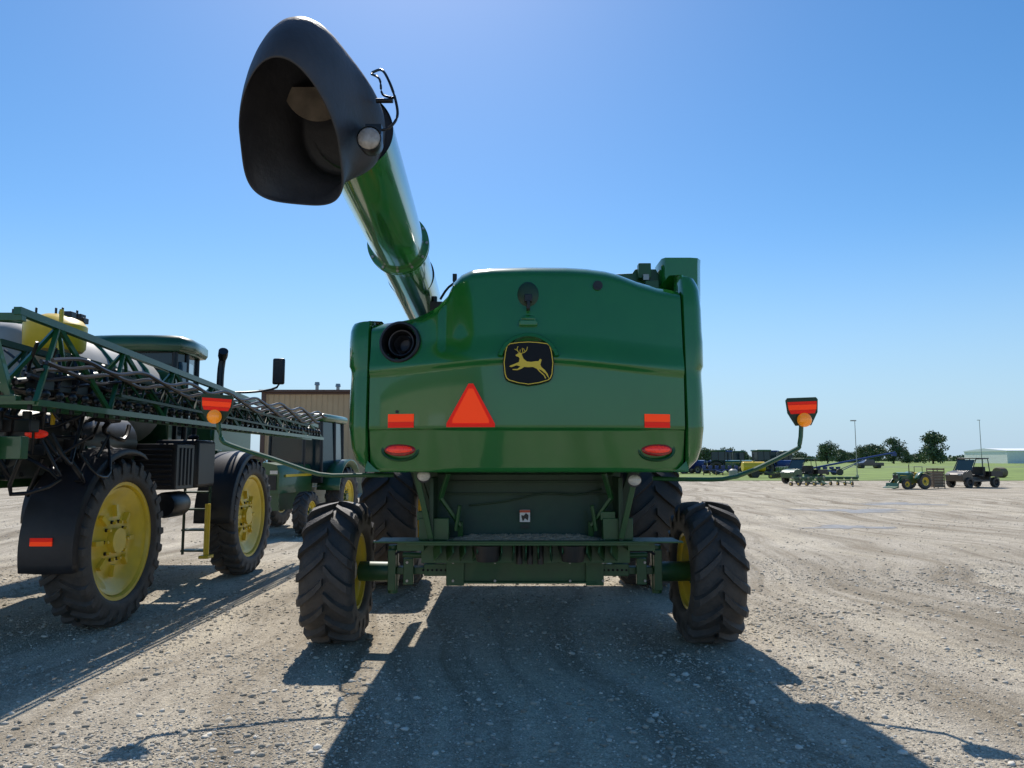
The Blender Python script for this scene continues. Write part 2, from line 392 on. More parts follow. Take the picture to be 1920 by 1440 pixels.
for sg in(-1,1):
    e=B()
    e.bar((sg*.72,6.90,1.72),(sg*.80,7.0,1.48),.045,.03); e.bar((sg*.80,7.0,1.49),(sg*.62,7.1,1.22),.045,.03); e.bar((sg*.62,7.1,1.26),(sg*.62,7.15,1.10),.05,.03)
    e.box((sg*.86-.14,7.0,1.10),(sg*.86+.14,7.1,1.30)); e.box((sg*.86-.16,7.02,1.28),(sg*.86-.02,7.12,1.36))
    e.cyl((sg*.62,7.02,1.42),(sg*.66,7.06,1.18),.018)
    e.make('support_arm',GREEN_D,cb,bevel=.005)
    e=B(); e.bar((sg*1.02,6.86,1.76),(sg*.88,6.95,1.12),.05,.035); e.make('support_strut',GREEN_D,cb,bevel=.005)
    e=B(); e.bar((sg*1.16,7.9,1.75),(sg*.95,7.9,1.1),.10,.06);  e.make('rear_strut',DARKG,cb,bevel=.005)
e=B()
e.box((-1.40,6.88,1.085),(1.44,6.94,1.10)); e.box((-1.38,6.94,1.086),(1.42,7.25,1.098)); e.box((-1.1,6.90,1.06),(1.12,6.93,1.084))
for i,x in enumerate(np.linspace(-.86,.86,15)):
    e.bar((x*.92,6.97,1.05),(x*1.02,7.2,.94),.014,.13) ; 
e.box((-1.0,7.22,.86),(1.0,7.30,1.08)); 
e.box((-1.2,7.0,1.0),(-.95,7.3,1.08));e.box((.95,7.0,1.0),(1.2,7.3,1.08))
sp=e.make('spreader_tray',GREEN_D,cb,bevel=.003)
e=B()
for x in(-.36,.44): e.cyl((x,7.05,.90),(x,7.05,1.05),.10,.14)
for x in(-.06,.04,.14): e.cyl((x,7.15,.86),(x,7.15,1.05),.03)
e.make('spreader_drive',[M('worn_steel',(.05,.045,.04),.5,.4)],cb)
e=B()
nx,ny=60,14; rw=[]
for j in range(ny):
    rw.append([(-.74+1.48*i/(nx-1),6.97+.30*j/(ny-1),1.100+.028*math.sin(math.pi*j/(ny-1))*(1+.8*random.random())*min(1,6*min(i,nx-1-i)/(nx-1)+.02)) for i in range(nx)])
e.grid(rw); o=e.make('chaff_residue',CHAFF,None,smooth=0); o['kind']='stuff'; o.location=(CX,9,0)
o['label']='tan straw chaff lying on the spreader tray'; o['category']='chaff'
e=B(); e.box((-.055,7.255,1.245),(.045,7.262,1.36),0); e.box((-.055,7.25,1.335),(.045,7.256,1.358),1); 
e.prism([(-.02,.0),(.0,.03),(.03,.01),(.035,.06),(.01,.08),(-.01,.055),(-.035,.06),(-.03,.03)],lambda x,z,sd:(-.005+x,7.255-.004*sd,1.25+z),2)
for i in range(3): e.box((-.045,7.252,1.213-i*.012),(.035,7.256,1.219-i*.012),2)
e.make('warning_label',[WHITE,LAB,BLACK],cb,smooth=0)
for x,z in((-.93,1.70),(.98,1.66)):
    e=B(); e.cyl((x,6.75,z),(x,6.86,z),.065,.05,n=24,m=1); e.ball((x,6.75,z),(.06,.03,.05),20,10,0); e.cyl((x,6.84,z),(x,6.84,z+.12),.015,m=1); e.make('work_light',[LAMP,BLACK],cb)
for nm,pts,sx,sz,rt in(('r',[(1.2,7.05,1.67),(1.6,7.0,1.66),(1.97,6.95,1.69),(2.47,6.9,1.92),(2.545,6.9,1.99),(2.57,6.9,2.2)],2.57,2.31,-3),('l',[(-1.25,7.05,1.70),(-1.6,7.0,1.70),(-1.93,6.95,1.71),(-2.35,6.92,1.85),(-2.75,6.9,1.98),(-2.84,6.9,2.05),(-2.88,6.9,2.25)],-2.88,2.34,6)):
    e=B(); e.tube(pts,.021,10); a=e.make('marker_arm',GREEN_S,cb)
    X=Matrix.Translation((sx,6.87,sz))@Matrix.Rotation(R(rt*1.5),4,'Z')@Matrix.Rotation(R(rt*.6),4,'Y')
    e=MB(O)
    def bp(w0,w1,z0,z1,y0,y1,m): e.prism([(-w0,z0),(w0,z0),(w1,z1),(-w1,z1)],lambda x,z,sd:(x,(y0,y1)[sd],z),m,X)
    e.prism([(-.07,-.15),(.07,-.15),(.135,-.03),(.145,.09),(.13,.11),(-.13,.11),(-.145,.09),(-.135,-.03)],lambda x,z,sd:(x,(.012,-.008)[sd],z),0,X)
    bp(.130,.132,.045,.072,-.0085,-.012,1); bp(.124,.130,-.005,.043,-.0085,-.0125,2); bp(.108,.122,-.04,-.007,-.0085,-.012,1)
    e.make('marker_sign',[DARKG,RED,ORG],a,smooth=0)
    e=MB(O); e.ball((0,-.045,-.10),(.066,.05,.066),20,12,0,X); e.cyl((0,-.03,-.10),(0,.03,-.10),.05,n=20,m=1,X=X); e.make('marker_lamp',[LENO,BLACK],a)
# unloading auger
def ax(y): return -1.006+(y-4.5)*(-.118/3.2)
AZ=3.60
e=B(); e.cyl((ax(3.80),3.80,AZ),(ax(12),12,AZ-.03),.214,n=64,cap=False)
au=e.make('unloading_auger',GREEN,cb,smooth=40)
e=B(); e.cyl((ax(3.83),3.83,AZ),(ax(3.85),3.85,AZ),.211,n=48); e.make('auger_end_cap',BOOT,au)
e=B()
e.cyl((ax(5.9),5.87,AZ),(ax(5.9),5.89,AZ),.252,n=64); fl=e.make('flange',GREEN,au,bevel=.003)
e=B(); e.cyl((ax(5.95),5.92,AZ),(ax(5.96),5.94,AZ),.252,n=64); e.make('flange',GREEN,au,bevel=.003)
e=B(); e.cyl((ax(6.9),6.9,AZ),(ax(12),11.9,AZ-.03),.224,n=64,cap=False); e.make('lower_tube_sleeve',GREEN,au)
for i in range(12):
    a=2*math.pi*i/12
    e=B(); e.cyl((ax(5.88)+.235*math.cos(a),5.855,AZ+.235*math.sin(a)),(ax(5.88)+.235*math.cos(a),5.96,AZ+.235*math.sin(a)),.011,n=8); e.make('flange_bolt',STEEL,fl)
W=CX
def sec(xt,yt,zt,xb,yb,zb,hw,egg=.10,pb=2.3):
    c=Vector(((xt+xb)/2-W,(yt+yb)/2,(zt+zb)/2)); a=Vector((xt-W,yt,zt))-c; return (c,a,hw,egg,pb)
secs=[sec(-.885,3.72,3.835,-.905,3.84,3.36,.222,0),sec(-.895,3.62,3.865,-.92,3.78,3.325,.228,.02),
 sec(-.925,3.52,3.90,-.965,3.73,3.28,.236,.05),sec(-.955,3.41,3.925,-1.02,3.71,3.24,.240,.08),sec(-.97,3.30,3.925,-1.05,3.69,3.20,.242,.10),sec(-.985,3.20,3.87,-1.07,3.675,3.175,.240,.13,2.5),sec(-.998,3.12,3.77,-1.085,3.665,3.16,.237,.17,2.9),sec(-1.005,3.07,3.67,-1.09,3.66,3.15,.234,.20,3.2),sec(-1.01,3.05,3.58,-1.095,3.65,3.14,.228,.22,3.4)]
rw=[]
def ringpts(c,a,hw,egg,pb):
    r_=[]
    lat=Vector((1,0,0)); lat=(lat-a.normalized()*lat.dot(a.normalized())).normalized()
    for j in range(64):
        t=2*math.pi*j/64; cc,ss=math.cos(t),math.sin(t); p=2.05 if cc>0 else pb
        r_.append(c+a*math.copysign(abs(cc)**(2/p),cc)+lat*hw*(1-egg*cc)*math.copysign(abs(ss)**(2/p),ss))
    return r_
c0,a0_,hw0,eg0,pb0=secs[0]
for k in(.02,.5,.96): rw.append(ringpts(c0+Vector((0,.004,0)),a0_*k,hw0*k,eg0,pb0))
for c,a,hw,egg,pb in secs: rw.append(ringpts(Vector(c),Vector(a),hw,egg,pb))
e=B(); e.grid(rw,0,True); e.f.append(list(range(64))); e.m.append(0)
bo=e.make('rubber_spout',BOOT,au,smooth=80,solid=.010)
md=bo.modifiers.new('ss','SUBSURF'); md.levels=1; md.render_levels=1
e=B(); 
P=[(math.cos(t),math.sin(t)) for t in np.linspace(R(-178),R(-2),24)]
e.prism([(x*.175,z*.17) for x,z in P],lambda x,z,sd:(-1.125+x,3.60+.01*sd-z*.2,3.745+z)); e.make('spout_lit_patch',TAND,au)  # half-disc painted as the lit bottom of the inside, no real plate
e=B(); lx,ly,lz=-.825,3.50,3.40; X=Matrix.Translation((lx,ly,lz)); 
e.rev([(.07,.03),(.04,.055),(-.03,.062),(-.05,.060)],28,1,X,axis='Y'); e.ball((lx,ly-.045,lz),(.056,.02,.056),24,10,0); e.tube([(lx,ly+.05,lz+.02),(lx,ly+.08,lz+.09),(-.85,3.78,3.52)],.014,8,1)
e.box((lx-.035,ly+.03,lz+.04),(lx+.045,ly+.08,lz+.11),1); e.make('work_light',[LAMPD,BLACK],au)
e=B(); e.tube([(-.86,3.68,3.86),(-.80,3.62,3.84),(-.755,3.58,3.76),(-.72,3.58,3.66),(-.71,3.58,3.57),(-.75,3.56,3.50),(-.81,3.56,3.49)],.007,8,0,5)
e.tube([(-.86,3.66,3.84),(-.81,3.62,3.79),(-.79,3.60,3.70),(-.73,3.58,3.67)],.006,8,0,5)
e.cyl((-.82,3.60,3.665),(-.735,3.59,3.66),.012,m=0); e.make('cable',BLACK,au)
# grain tank pieces
e=B()
rw=[]
for z,g in((3.28,0),(3.60,.01),(3.86,.015),(3.92,.02),(3.93,.02)):
    rw.append([(x*1+ (g if x>1.6 else 0),y,z) for x,y in((1.43,7.9),(1.43,7.55),(1.46,7.5),(1.70,7.5),(1.78,7.52),(1.83,7.6),(1.85,7.75),(1.84,8.6))])
e.grid(rw); e.box((1.435,7.56,3.2),(1.80,8.6,3.91)); gt=e.make('grain_tank_corner',GREEN,cb,smooth=40)
e=B(); e.prism([(.72,3.70),(.84,3.80),(1.15,3.815),(1.18,3.86),(1.40,3.86),(1.43,3.80),(1.43,3.3),(.72,3.3)],lambda x,z,sd:(x,7.7+.3*sd,z)); e.box((1.20,7.6,3.74),(1.33,7.7,3.90)); e.box((1.26,7.55,3.62),(1.40,7.68,3.70));e.make('grain_tank_edge',GREEN_D,cb,bevel=.006)
e=B(); e.box((1.24,7.56,3.71),(1.30,7.6,3.77)); e.make('latch',STEEL,cb)
e=B(); e.cyl((-.90,7.2,3.05),(-.90,7.2,3.45),.03); e.box((-.93,7.1,3.30),(-.80,7.25,3.38)); e.tube([(-.82,7.0,3.38),(-.74,7.0,3.50),(-.6,7.0,3.585),(-.50,7.0,3.59)],.012,8); e.box((-.70,6.95,3.55),(-.66,7.0,3.62)); e.box((-.58,6.95,3.57),(-.52,7.0,3.60)); e.make('hose_bracket',BLACK,cb)
e=B()
e.tube([(-1.60,7.6,1.75),(-1.72,7.6,1.9),(-1.72,7.6,2.4),(-1.60,7.6,2.5)],.014,8); e.make('handrail',BLACK,cb)
e=B(); e.tube([(-1.60,8.3,1.75),(-1.80,8.3,1.8),(-1.85,8.3,2.5),(-1.60,8.3,2.6)],.016,8)
e.make('handrail',BLACK,cb)
# ================================================================== SPRAYER
SO=(-5.8,10,0)
sp=thing('crop_sprayer',(-5.8,10,0),'green self-propelled crop sprayer with folded boom and yellow wheels on gravel','sprayer')
def B2(): return MB(SO)
WR=.94
for x,fc in((-4.50,1),(-7.1,-1)):
    for y in(8.55,12.3):
        dx=-.11 if y<9 else .04
        wheel(sp,(x+5.8+dx,y-10,WR-.01),WR,.46,.645,26,.045,.16,fc,YEL,.42)
for x_ in(-4.50,-7.1):
    for y,a0,a1 in((8.55,-13,112),(12.3,-3,118)):
        x=x_+(-.11 if y<9 else .04)
        rw=[]
        for t in np.linspace(R(a0),R(a1),26):
            rr=1.02; cy,czz=-math.cos(t),math.sin(t)
            rw.append([(x-.34,y+cy*(rr-.09),WR+czz*(rr-.09)),(x-.33,y+cy*rr,WR+czz*rr),(x-.05,y+cy*(rr+.025),WR+czz*(rr+.025)),(x+.21,y+cy*rr,WR+czz*rr),(x+.24,y+cy*(rr-.05),WR+czz*(rr-.05))])
        e=B2(); e.grid(rw)
        fo=e.make('fender',FEND,sp,smooth=50,solid=.014)
        if y<9 :
            e=B2(); 
            for k,(a,b,m) in enumerate(((.985,1.027,0),(1.029,1.065,1))): e.box((x-.20,7.495,a),(x+.02,7.507,b),m)
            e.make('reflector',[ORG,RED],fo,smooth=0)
e=B2()
for x in(-5.35,-6.25): e.box((x-.07,7.2,1.55),(x+.07,13.6,1.78))
for y in(8.55,12.3):
    e.box((-7.0,y-.10,1.55),(-4.6,y+.10,1.72))
    for x in(-4.92,-6.74): e.box((x-.08,y-.10,.75),(x+.08,y+.10,2.0)); e.cyl((x,y,.93),(x+(.3 if x>-5.8 else -.3),y,.93),.14)
    for x in(-5.02,-6.62): e.cyl((x,y-.16,1.3),(x,y-.16,2.15),.06)
for y in (7.3,9.9,11.2): e.box((-6.3,y,1.58),(-5.3,y+.1,1.74))
e.make('chassis',GREEN_S,sp,bevel=.01)
e=B2(); rw=[]
for y,r in((8.15,.30),(8.2,.62),(8.4,.70),(9.0,.73),(10.4,.73),(10.9,.70),(11.1,.6),(11.15,.3)):
    rw.append([(-5.90+r*1.10*math.cos(a)*(abs(math.cos(a))**-.15 if abs(math.cos(a))>.01 else 1),y,2.72+r*math.sin(a)) for a in np.linspace(0,2*math.pi,33)[:-1]])
e.grid(rw,0,True); e.make('solution_tank',TANKW,sp,smooth=60)
e=B2(); 
for y in(8.6,9.5,10.4): 
    e.tube([(-5.90+.84*math.cos(a),y,2.72+.75*math.sin(a)) for a in np.linspace(R(-20),R(200),14)],.03,6,0,1)
e.box((-6.6,8.3,1.78),(-4.95,11.2,1.90)); e.make('tank_cradle',GREEN_S,sp)
e=B2(); rw=[]
for y,r in((7.55,.1),(7.6,.34),(7.8,.42),(9.6,.42),(9.7,.3)): rw.append([(-5.35+r*1.2*math.cos(a),y,2.05+r*math.sin(a)) for a in np.linspace(0,2*math.pi,29)[:-1]])
e.grid(rw,0,True); e.make('lower_tank',GAL,sp,smooth=50)
e=B2(); e.rev([(3.02,.0),(3.02,.27),(3.06,.30),(3.30,.31),(3.36,.26),(3.42,.12),(3.42,0)],28,0,Matrix.Translation((-5.0,8.0,0)),axis='Z'); e.make('yellow_tank',YELT,sp)
for i in range(9):
    x=random.uniform(-5.6,-4.95);y=random.uniform(7.9,8.5);z=random.uniform(3.36,3.42)
    e=B2(); e.box((x,y,z),(x+random.uniform(.05,.16),y+.1,z+random.uniform(.03,.08))); e.cyl((x+.02,y+.04,z),(x+.02,y+.04,z+.12),.012); e.make('valve',BLACK,sp,bevel=.006)
def cf(x,y,z): return ((x+5.8)*.80-5.97, 11.4+(y-11.05)*.54, z*.955)
def cgrid(e,rows,closed=False,m=0): return e.grid([[cf(*p) for p in r] for r in rows],m,closed)
e=B2(); cgrid(e,[[(x,y,z) for x,y in((-6.62,11.35),(-4.98,11.35),(-4.90,11.8),(-5.05,13.1),(-6.55,13.1),(-6.70,11.8))] for z in(2.2,3.72)],True)
cabo=e.make('cab',GLASS,sp,smooth=0)
e=B2()
for x,y in((-6.62,11.35),(-4.98,11.35),(-4.90,11.85),(-5.05,13.1),(-6.55,13.1),(-6.70,11.85)): e.cyl(cf(x,y,2.1),cf(x,y,3.74),.045,n=10)
e.box(cf(-6.66,11.31,2.1),cf(-4.88,11.39,2.75)); e.make('cab_frame',BLACK,cabo)
e=B2(); cgrid(e,[[(-5.8+(x+5.8)*k,12.2+(y-12.2)*k,z) for x,y in((-6.80,11.15),(-6.2,11.05),(-5.4,11.05),(-4.82,11.15),(-4.72,11.8),(-4.85,13.2),(-5.2,13.45),(-6.4,13.45),(-6.75,13.2),(-6.88,11.8))] for z,k in((3.70,.3),(3.70,.96),(3.76,1),(3.88,1),(3.95,.93),(3.99,.7),(4.0,.2))],True)
e.make('cab_roof',M('cab_roof_green',(.008,.070,.018),.4,0,.5),cabo,smooth=60)
e=B2(); cgrid(e,[[(-4.945,11.50,2.8),(-4.855,11.85,2.8),(-4.92,12.4,2.8)],[(-4.945,11.50,3.55),(-4.855,11.85,3.55),(-4.92,12.4,3.55)]]); e.make('side_window',GLASSB,cabo,smooth=0)
e=B2(); e.box((-6.6,12.9,1.8),(-5.2,14.8,2.5)); e.make('engine_hood',GREEN_S,sp,bevel=.05)
e=B2(); e.box((-6.4,11.18,1.9),(-5.2,11.35,3.2)); e.make('rear_bulkhead',GREEN_S,sp,bevel=.03)
e=B2(); e.tube([(-4.72,11.9,2.6),(-4.72,11.9,3.2),(-4.70,11.9,3.45),(-4.64,11.78,3.58)],[.055]*7+[.075]*6,14); e.make('exhaust_stack',BLACK,sp)
e=B2(); e.tube([(-4.9,12.8,3.0),(-4.6,13.2,3.05),(-4.28,13.4,3.15),(-4.24,13.4,3.35)],.02,8); mi=e.make('mirror_arm',BLACK,sp)
e=B2(); e.box((-4.36,13.35,3.20),(-4.14,13.42,3.68)); e.make('mirror',BLACK,mi,bevel=.03)
e=B2(); e.box((-5.0,9.75,1.45),(-4.40,10.30,2.05));
for i in range(8): e.box((-4.95,9.71,1.50+i*.065),(-4.45,9.745,1.53+i*.065))
for i in range(4): e.box((-4.41,9.85+i*.11,1.5),(-4.385,9.90+i*.11,2.0))
e.make('cooler_box',FEND,sp,bevel=.04)
e=B2(); e.box((-5.0,10.36,1.45),(-4.38,11.0,2.12)); e.cyl((-4.6,10.7,2.1),(-4.6,10.7,2.2),.08); e.make('fuel_tank',FEND,sp,bevel=.08)
e=B2(); e.rev([(-.25,.0),(-.25,.15),(-.2,.17),(.2,.17),(.25,.15),(.25,0)],20,0,Matrix.Translation((-4.55,10.0,1.25)),axis='Y'); e.make('air_reservoir',BLACK,sp)
e=B2()
for z in(.5,.8,1.1,1.35): e.box((-4.85,11.0,z),(-4.50,11.2,z+.025))
for x in(-4.86,-4.49): e.bar((x,11.1,.45),(x,11.1,1.6),.03,.03)
e.make('ladder',DARKG,sp)
e=B2(); e.cyl((-4.45,10.95,.45),(-4.45,10.95,1.20),.04); e.box((-4.52,10.85,.42),(-4.38,11.05,.46));e.make('yellow_post',YELT,sp)
def truss(a0,a1,h0,h1,w,n,b,r=.028,m=0):
    a0=Vector(a0);a1=Vector(a1)
    lat=Vector((w/2,0,0)); up=Vector((0,0,1))
    A=[];T=[];L2=[]
    for i in range(n+1):
        t=i/n; p=a0.lerp(a1,t); hh=h0+(h1-h0)*t; T.append(p+up*hh); A.append(p-lat*(1-.4*t)); L2.append(p+lat*(1-.4*t))
    for i in range(n):
        b.bar(T[i],T[i+1],r*2.2,r*2.2,m); b.bar(A[i],A[i+1],r*1.8,r*1.8,m); b.bar(L2[i],L2[i+1],r*1.8,r*1.8,m)
        k=T[i].lerp(T[i+1],.5)
        b.bar(L2[i],k,r*1.3,r*1.3,m); b.bar(k,L2[i+1],r*1.3,r*1.3,m); b.bar(A[i],k,r*1.1,r*1.1,m); b.bar(k,A[i+1],r*1.1,r*1.1,m)
        b.bar(A[i],L2[i],r,r,m)
for x0 in(-4.28,-7.4):
    s_=1 if x0>-5.8 else -1
    e=B2(); truss((x0,6.3,2.33),(x0+s_*.22,15.4,2.27),.80,.26,.42,8,e,.030)
    bm=e.make('boom_section',GREEN_S,sp)
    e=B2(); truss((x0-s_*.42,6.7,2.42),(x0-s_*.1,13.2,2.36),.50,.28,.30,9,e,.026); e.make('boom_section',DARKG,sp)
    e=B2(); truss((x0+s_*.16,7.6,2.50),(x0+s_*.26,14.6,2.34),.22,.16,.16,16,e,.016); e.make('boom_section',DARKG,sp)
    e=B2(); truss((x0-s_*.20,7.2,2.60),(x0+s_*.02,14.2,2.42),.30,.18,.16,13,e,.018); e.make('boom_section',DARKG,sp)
    e=B2()
    for i in range(46):
        t=i/45; y=6.4+t*8.8; x=x0+s_*.22*t+s_*.10; z=2.40-.02*t
        e.cyl((x,y,z),(x,y,z-.13),.022,n=8); e.ball((x,y,z+.03),(.035,.05,.04),8,6); e.box((x-.03,y-.03,z-.05),(x+.03,y+.03,z-.02))
        e.cyl((x-s_*.3,y,z+.12),(x-s_*.3,y,z-.02),.022,n=8); e.ball((x-s_*.3,y,z+.15),(.035,.05,.04),8,6)
    for q in range(10):
        e.tube([(x0+s_*(.22*t-.18+.05*q),6.4+8.7*t,2.42+.035*q+.035*math.sin(t*50+q*2)) for t in np.linspace(0,1,44)],.020,6)
    for q in range(26):
        t=q/25*.85; y=6.6+8.*t; hh=(2.90-.50*t); e.tube([(x0,y,hh),(x0-.14*s_,y+.12,2.60),(x0+.06,y+.25,2.50),(x0-.05*s_,y+.4,hh-.06)],.018,6)
        e.box((x0-.08,y,2.48),(x0+.05,y+.20,2.64))
    e.make('nozzle_line',BLACK,bm)
e=B2()
for z in(2.36,2.30+.78,1.62,2.0): e.bar((-7.5,6.35,z),(-4.25 if z>2.1 else -4.5,6.35,z),.07,.07)
for x in(-7.3,-6.4,-5.8,-5.2,-4.55): e.bar((x,6.4,1.6),(x,6.4,3.1),.07,.07)
e.bar((-5.2,6.4,3.1),(-4.3,6.4,2.36),.05,.05); e.bar((-6.4,6.4,2.36),(-5.2,6.4,3.1),.05,.05); e.bar((-4.6,6.4,3.1),(-4.35,6.4,2.36),.06,.06)
for x in(-5.3,-6.3): e.bar((x,6.4,1.9),(x,7.4,1.7),.10,.16); e.bar((x,6.45,2.8),(x,7.9,2.0),.08,.10)
e.bar((-4.75,6.6,1.0),(-4.75,6.6,2.4),.12,.12); e.box((-4.95,6.45,1.2),(-4.65,6.75,1.26))
e.box((-5.1,6.5,1.85),(-4.3,6.6,2.05)); e.cyl((-4.6,6.5,2.5),(-4.3,7.6,2.7),.05)
e.make('boom_rack',GREEN_S,sp,bevel=.005)
for i in range(60):
    e=B2()
    x=random.uniform(-5.3,-4.4);y=random.uniform(6.5,8.8);z=random.uniform(1.85,2.9)
    e.tube([(x,y,z),(x+random.uniform(-.2,.15),y+.1,z-random.uniform(.1,.4)),(x+random.uniform(-.4,.15),y+.4,z-.2),(x+random.uniform(-.4,.15),y+.6,z+random.uniform(-.2,.3))],random.choice((.014,.02,.028)),8)
    e.make('hose',BLACK,sp)
for i in range(18):
    e=B2(); x=random.uniform(-5.3,-4.6);y=random.uniform(6.7,8.2);z=random.uniform(1.8,2.8); e.box((x,y,z),(x+.16,y+.14,z+.12)); e.cyl((x+.08,y+.07,z),(x+.08,y+.07,z+.2),.04); e.make('valve',BLACK,sp,bevel=.01)
e=B2(); e.tube([(-4.72,7.6,2.2),(-4.70,7.6,2.9),(-4.76,7.7,3.42)],.022,8); e.make('yellow_pipe',YELT,sp)
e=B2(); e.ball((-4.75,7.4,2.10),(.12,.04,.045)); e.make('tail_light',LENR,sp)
# ================================================================== TRACTOR builder
def tractor(loc,rot,label,paint,rimm,scale=1,loader=False,group=None,cab=True,name='tractor'):
    t=thing(name,loc,label,'tractor',group,rot); t.scale=(scale,)*3
    e=MB(); e.grid([[(x*k,y,z) for x,z in((-.42,1.0),(.42,1.0),(.45,1.45),(.36,1.66),(0,1.72),(-.36,1.66),(-.45,1.45))] for y,k in((-2.05,.82),(-1.95,.95),(-1.0,1),(-.2,1.05))],0,True)
    e.add([(x*.82,-2.05,z) for x,z in((-.42,1.0),(.42,1.0),(.45,1.45),(.36,1.66),(0,1.72),(-.36,1.66),(-.45,1.45))],[tuple(range(7))])
    e.box((-.3,-1.9,.6),(.3,1.2,1.05)); hd=e.make('hood',paint,t,smooth=50)
    e=MB(); e.box((-.30,-2.07,1.08),(.30,-2.052,1.42)); e.make('grille',BLACK,hd)
    for sx in(-.24,.24): e=MB(); e.box((sx-.09,-2.08,1.45),(sx+.09,-2.055,1.53)); e.make('headlight',LAMP,hd)
    if paint is GREEN_S:
        for s_ in(-1,1): e=MB(); e.box((s_*.462-.005,-1.9,1.38),(s_*.462+.005,-.3,1.44)); e.make('hood_stripe',YELT,hd)
    if cab:
        e=MB(); e.grid([[(x*k,y,z) for x,y in((-.7,-.25),(.7,-.25),(.78,.5),(.72,1.3),(-.72,1.3),(-.78,.5))] for z,k in((1.2,.95),(1.7,1.0),(2.75,.95))],0,True); cc=e.make('cab',GLASSD,t,smooth=0)
        e=MB()
        for x,y in((-.7,-.25),(.7,-.25),(.78,.5),(-.78,.5),(.72,1.3),(-.72,1.3)): e.cyl((x,y,1.2),(x*.96,y,2.8),.045,n=8)
        for y,w_ in((-.25,.7),(1.3,.72)): e.bar((-w_,y,1.25),(w_,y,1.25),.08,.12); e.bar((-w_*.97,y,2.72),(w_*.97,y,2.72),.08,.08)
        e.make('cab_frame',BLACK,cc)
        e=MB(); e.box((-.82,-.4,2.76),(.82,1.45,2.96)); e.make('cab_roof',paint,cc,bevel=.08)
    else:
        e=MB(); e.box((-.3,.3,1.1),(.3,.8,1.25)); e.box((-.3,.75,1.2),(.3,.85,1.7)); e.make('seat',YELT,t,bevel=.04)
        e=MB(); e.tube([(-.5,1.0,1.0),(-.5,1.0,2.3),(.5,1.0,2.3),(.5,1.0,1.0)],.035,8,0,1); e.make('roll_bar',BLACK,t)
    for s_ in(-1,1): 
        e=MB()
        e.grid([[(s_*x,.75-math.cos(a)*.92,.85+math.sin(a)*.92) for x in(.55,1.15)] for a in np.linspace(R(10),R(140),14)])
        e.make('fender',paint,t,solid=.03)
    for s_ in(-1,1):
        wheel(t,(s_*.92,.75,.80),.80,.44,.42,18,.04,.3,s_,GREEN_S,.45,rimmat=rimm)
        wheel(t,(s_*.82,-1.5,.52),.52,.34,.28,16,.03,.3,s_,GREEN_S,.45,rimmat=rimm)
    e=MB(); e.tube([(.36,-.6,1.6),(.36,-.6,2.5),(.36,-.52,2.6)],.045,10); e.make('exhaust_stack',BLACK,t)
    if loader:
        for s_ in(-1,1): e=MB(); e.bar((s_*.5,-.3,1.5),(s_*.5,-1.7,1.2),.08,.14); e.bar((s_*.5,-1.68,1.22),(s_*.5,-2.5,.4),.08,.14); e.make('loader_arm',paint,t)
        e=MB(); e.prism([(-2.5,.15),(-3.0,.12),(-2.95,.2),(-2.6,.3),(-2.5,.65),(-2.42,.6)],lambda y,z,sd:((-.8,.8)[sd],y,z)); e.make('loader_bucket',paint,t)
    return t
tractor((-5.7,19.9,0),R(-6),'older green tractor with glazed cab parked beyond the sprayer',GREEN_S,YEL,1.03)
G1='machines parked in a row on the grass'
far=tractor((20.5,95,0),R(70),'dark green tractor standing on the grass',GREEN_S,BLACK,1.0,group=G1)
blt=tractor((27.5,98,0),R(-60),'blue tractor standing on the grass',BLUE,SILV,1.0,group=G1)
for i,(x,y,rt) in enumerate(((23.5,97,40),(25.5,90,75),(31,101,100),(34,96,60),(29,88,-80),(37,100,20))):
    copy_thing(far if i%3 else blt,(x,y,0),R(rt))
ut=tractor((24.9,46.5,0),R(-72),'small green tractor with loader and yellow wheels',GREEN_S,YEL,.60,loader=True,cab=False)
def utv(loc,rot,label,paint,bed,group='utility vehicles in the yard'):
    t=thing('utility_vehicle',loc,label,'utility vehicle',group,rot)
    e=MB()
    e.prism([(-1.75,.45),(-1.80,.85),(-1.55,1.02),(-.95,1.12),(-.85,.95),(-.80,.50),(.75,.50),(.80,.95),(.9,.6),(1.7,.6),(1.7,.42),(-1.2,.35)],lambda y,z,sd:((-.62,.62)[sd],y,z)); bd=e.make('body',paint,t,bevel=.03)
    e=MB(); 
    e.box((-.72,.75,.72),(.72,1.85,.78))
    for s_ in(-1,1): e.box((s_*.72-.02,.75,.78),(s_*.72+.02,1.85,1.05))
    e.box((-.72,.75,.78),(.72,.79,1.05));e.box((-.72,1.81,.78),(.72,1.85,1.05)); e.make('cargo_bed',bed,t)
    e=MB()
    for s_ in(-1,1):
        e.tube([(s_*.66,-.95,1.05),(s_*.62,-.45,1.85),(s_*.62,.65,1.88),(s_*.66,.75,.8)],.03,8,0,1); e.cyl((s_*.64,.15,.6),(s_*.62,.15,1.86),.025,n=8)
    e.make('roll_cage',BLACK,t)
    e=MB(); e.box((-.68,-.5,1.87),(.68,.72,1.93)); e.make('roof',BLACK if paint is not GREEN_S else paint,t,bevel=.02)
    e=MB(); e.grid([[(x,-.93,1.08) for x in(-.58,.58)],[(x,-.50,1.80) for x in(-.58,.58)]]); e.make('windshield',GLASSD,t)
    e=MB(); e.box((-.55,-.1,.7),(.55,.4,.85)); e.box((-.55,.38,.8),(.55,.5,1.35)); e.make('seat',BLACK,t,bevel=.04)
    for sx in(-.42,.42): e=MB(); e.box((sx-.12,-1.80,.82),(sx+.12,-1.74,.92)); e.make('headlight',LAMP,t)
    for s_ in(-1,1):
        for y in(-1.25,1.2): wheel(t,(s_*.62,y,.34),.34,.27,.19,14,.02,.25,s_,BLACK,.5,rimmat=BLACK)
    return t
SILD=M('dark_champagne_paint',(.07,.058,.045),.4,.2,.3,.1)
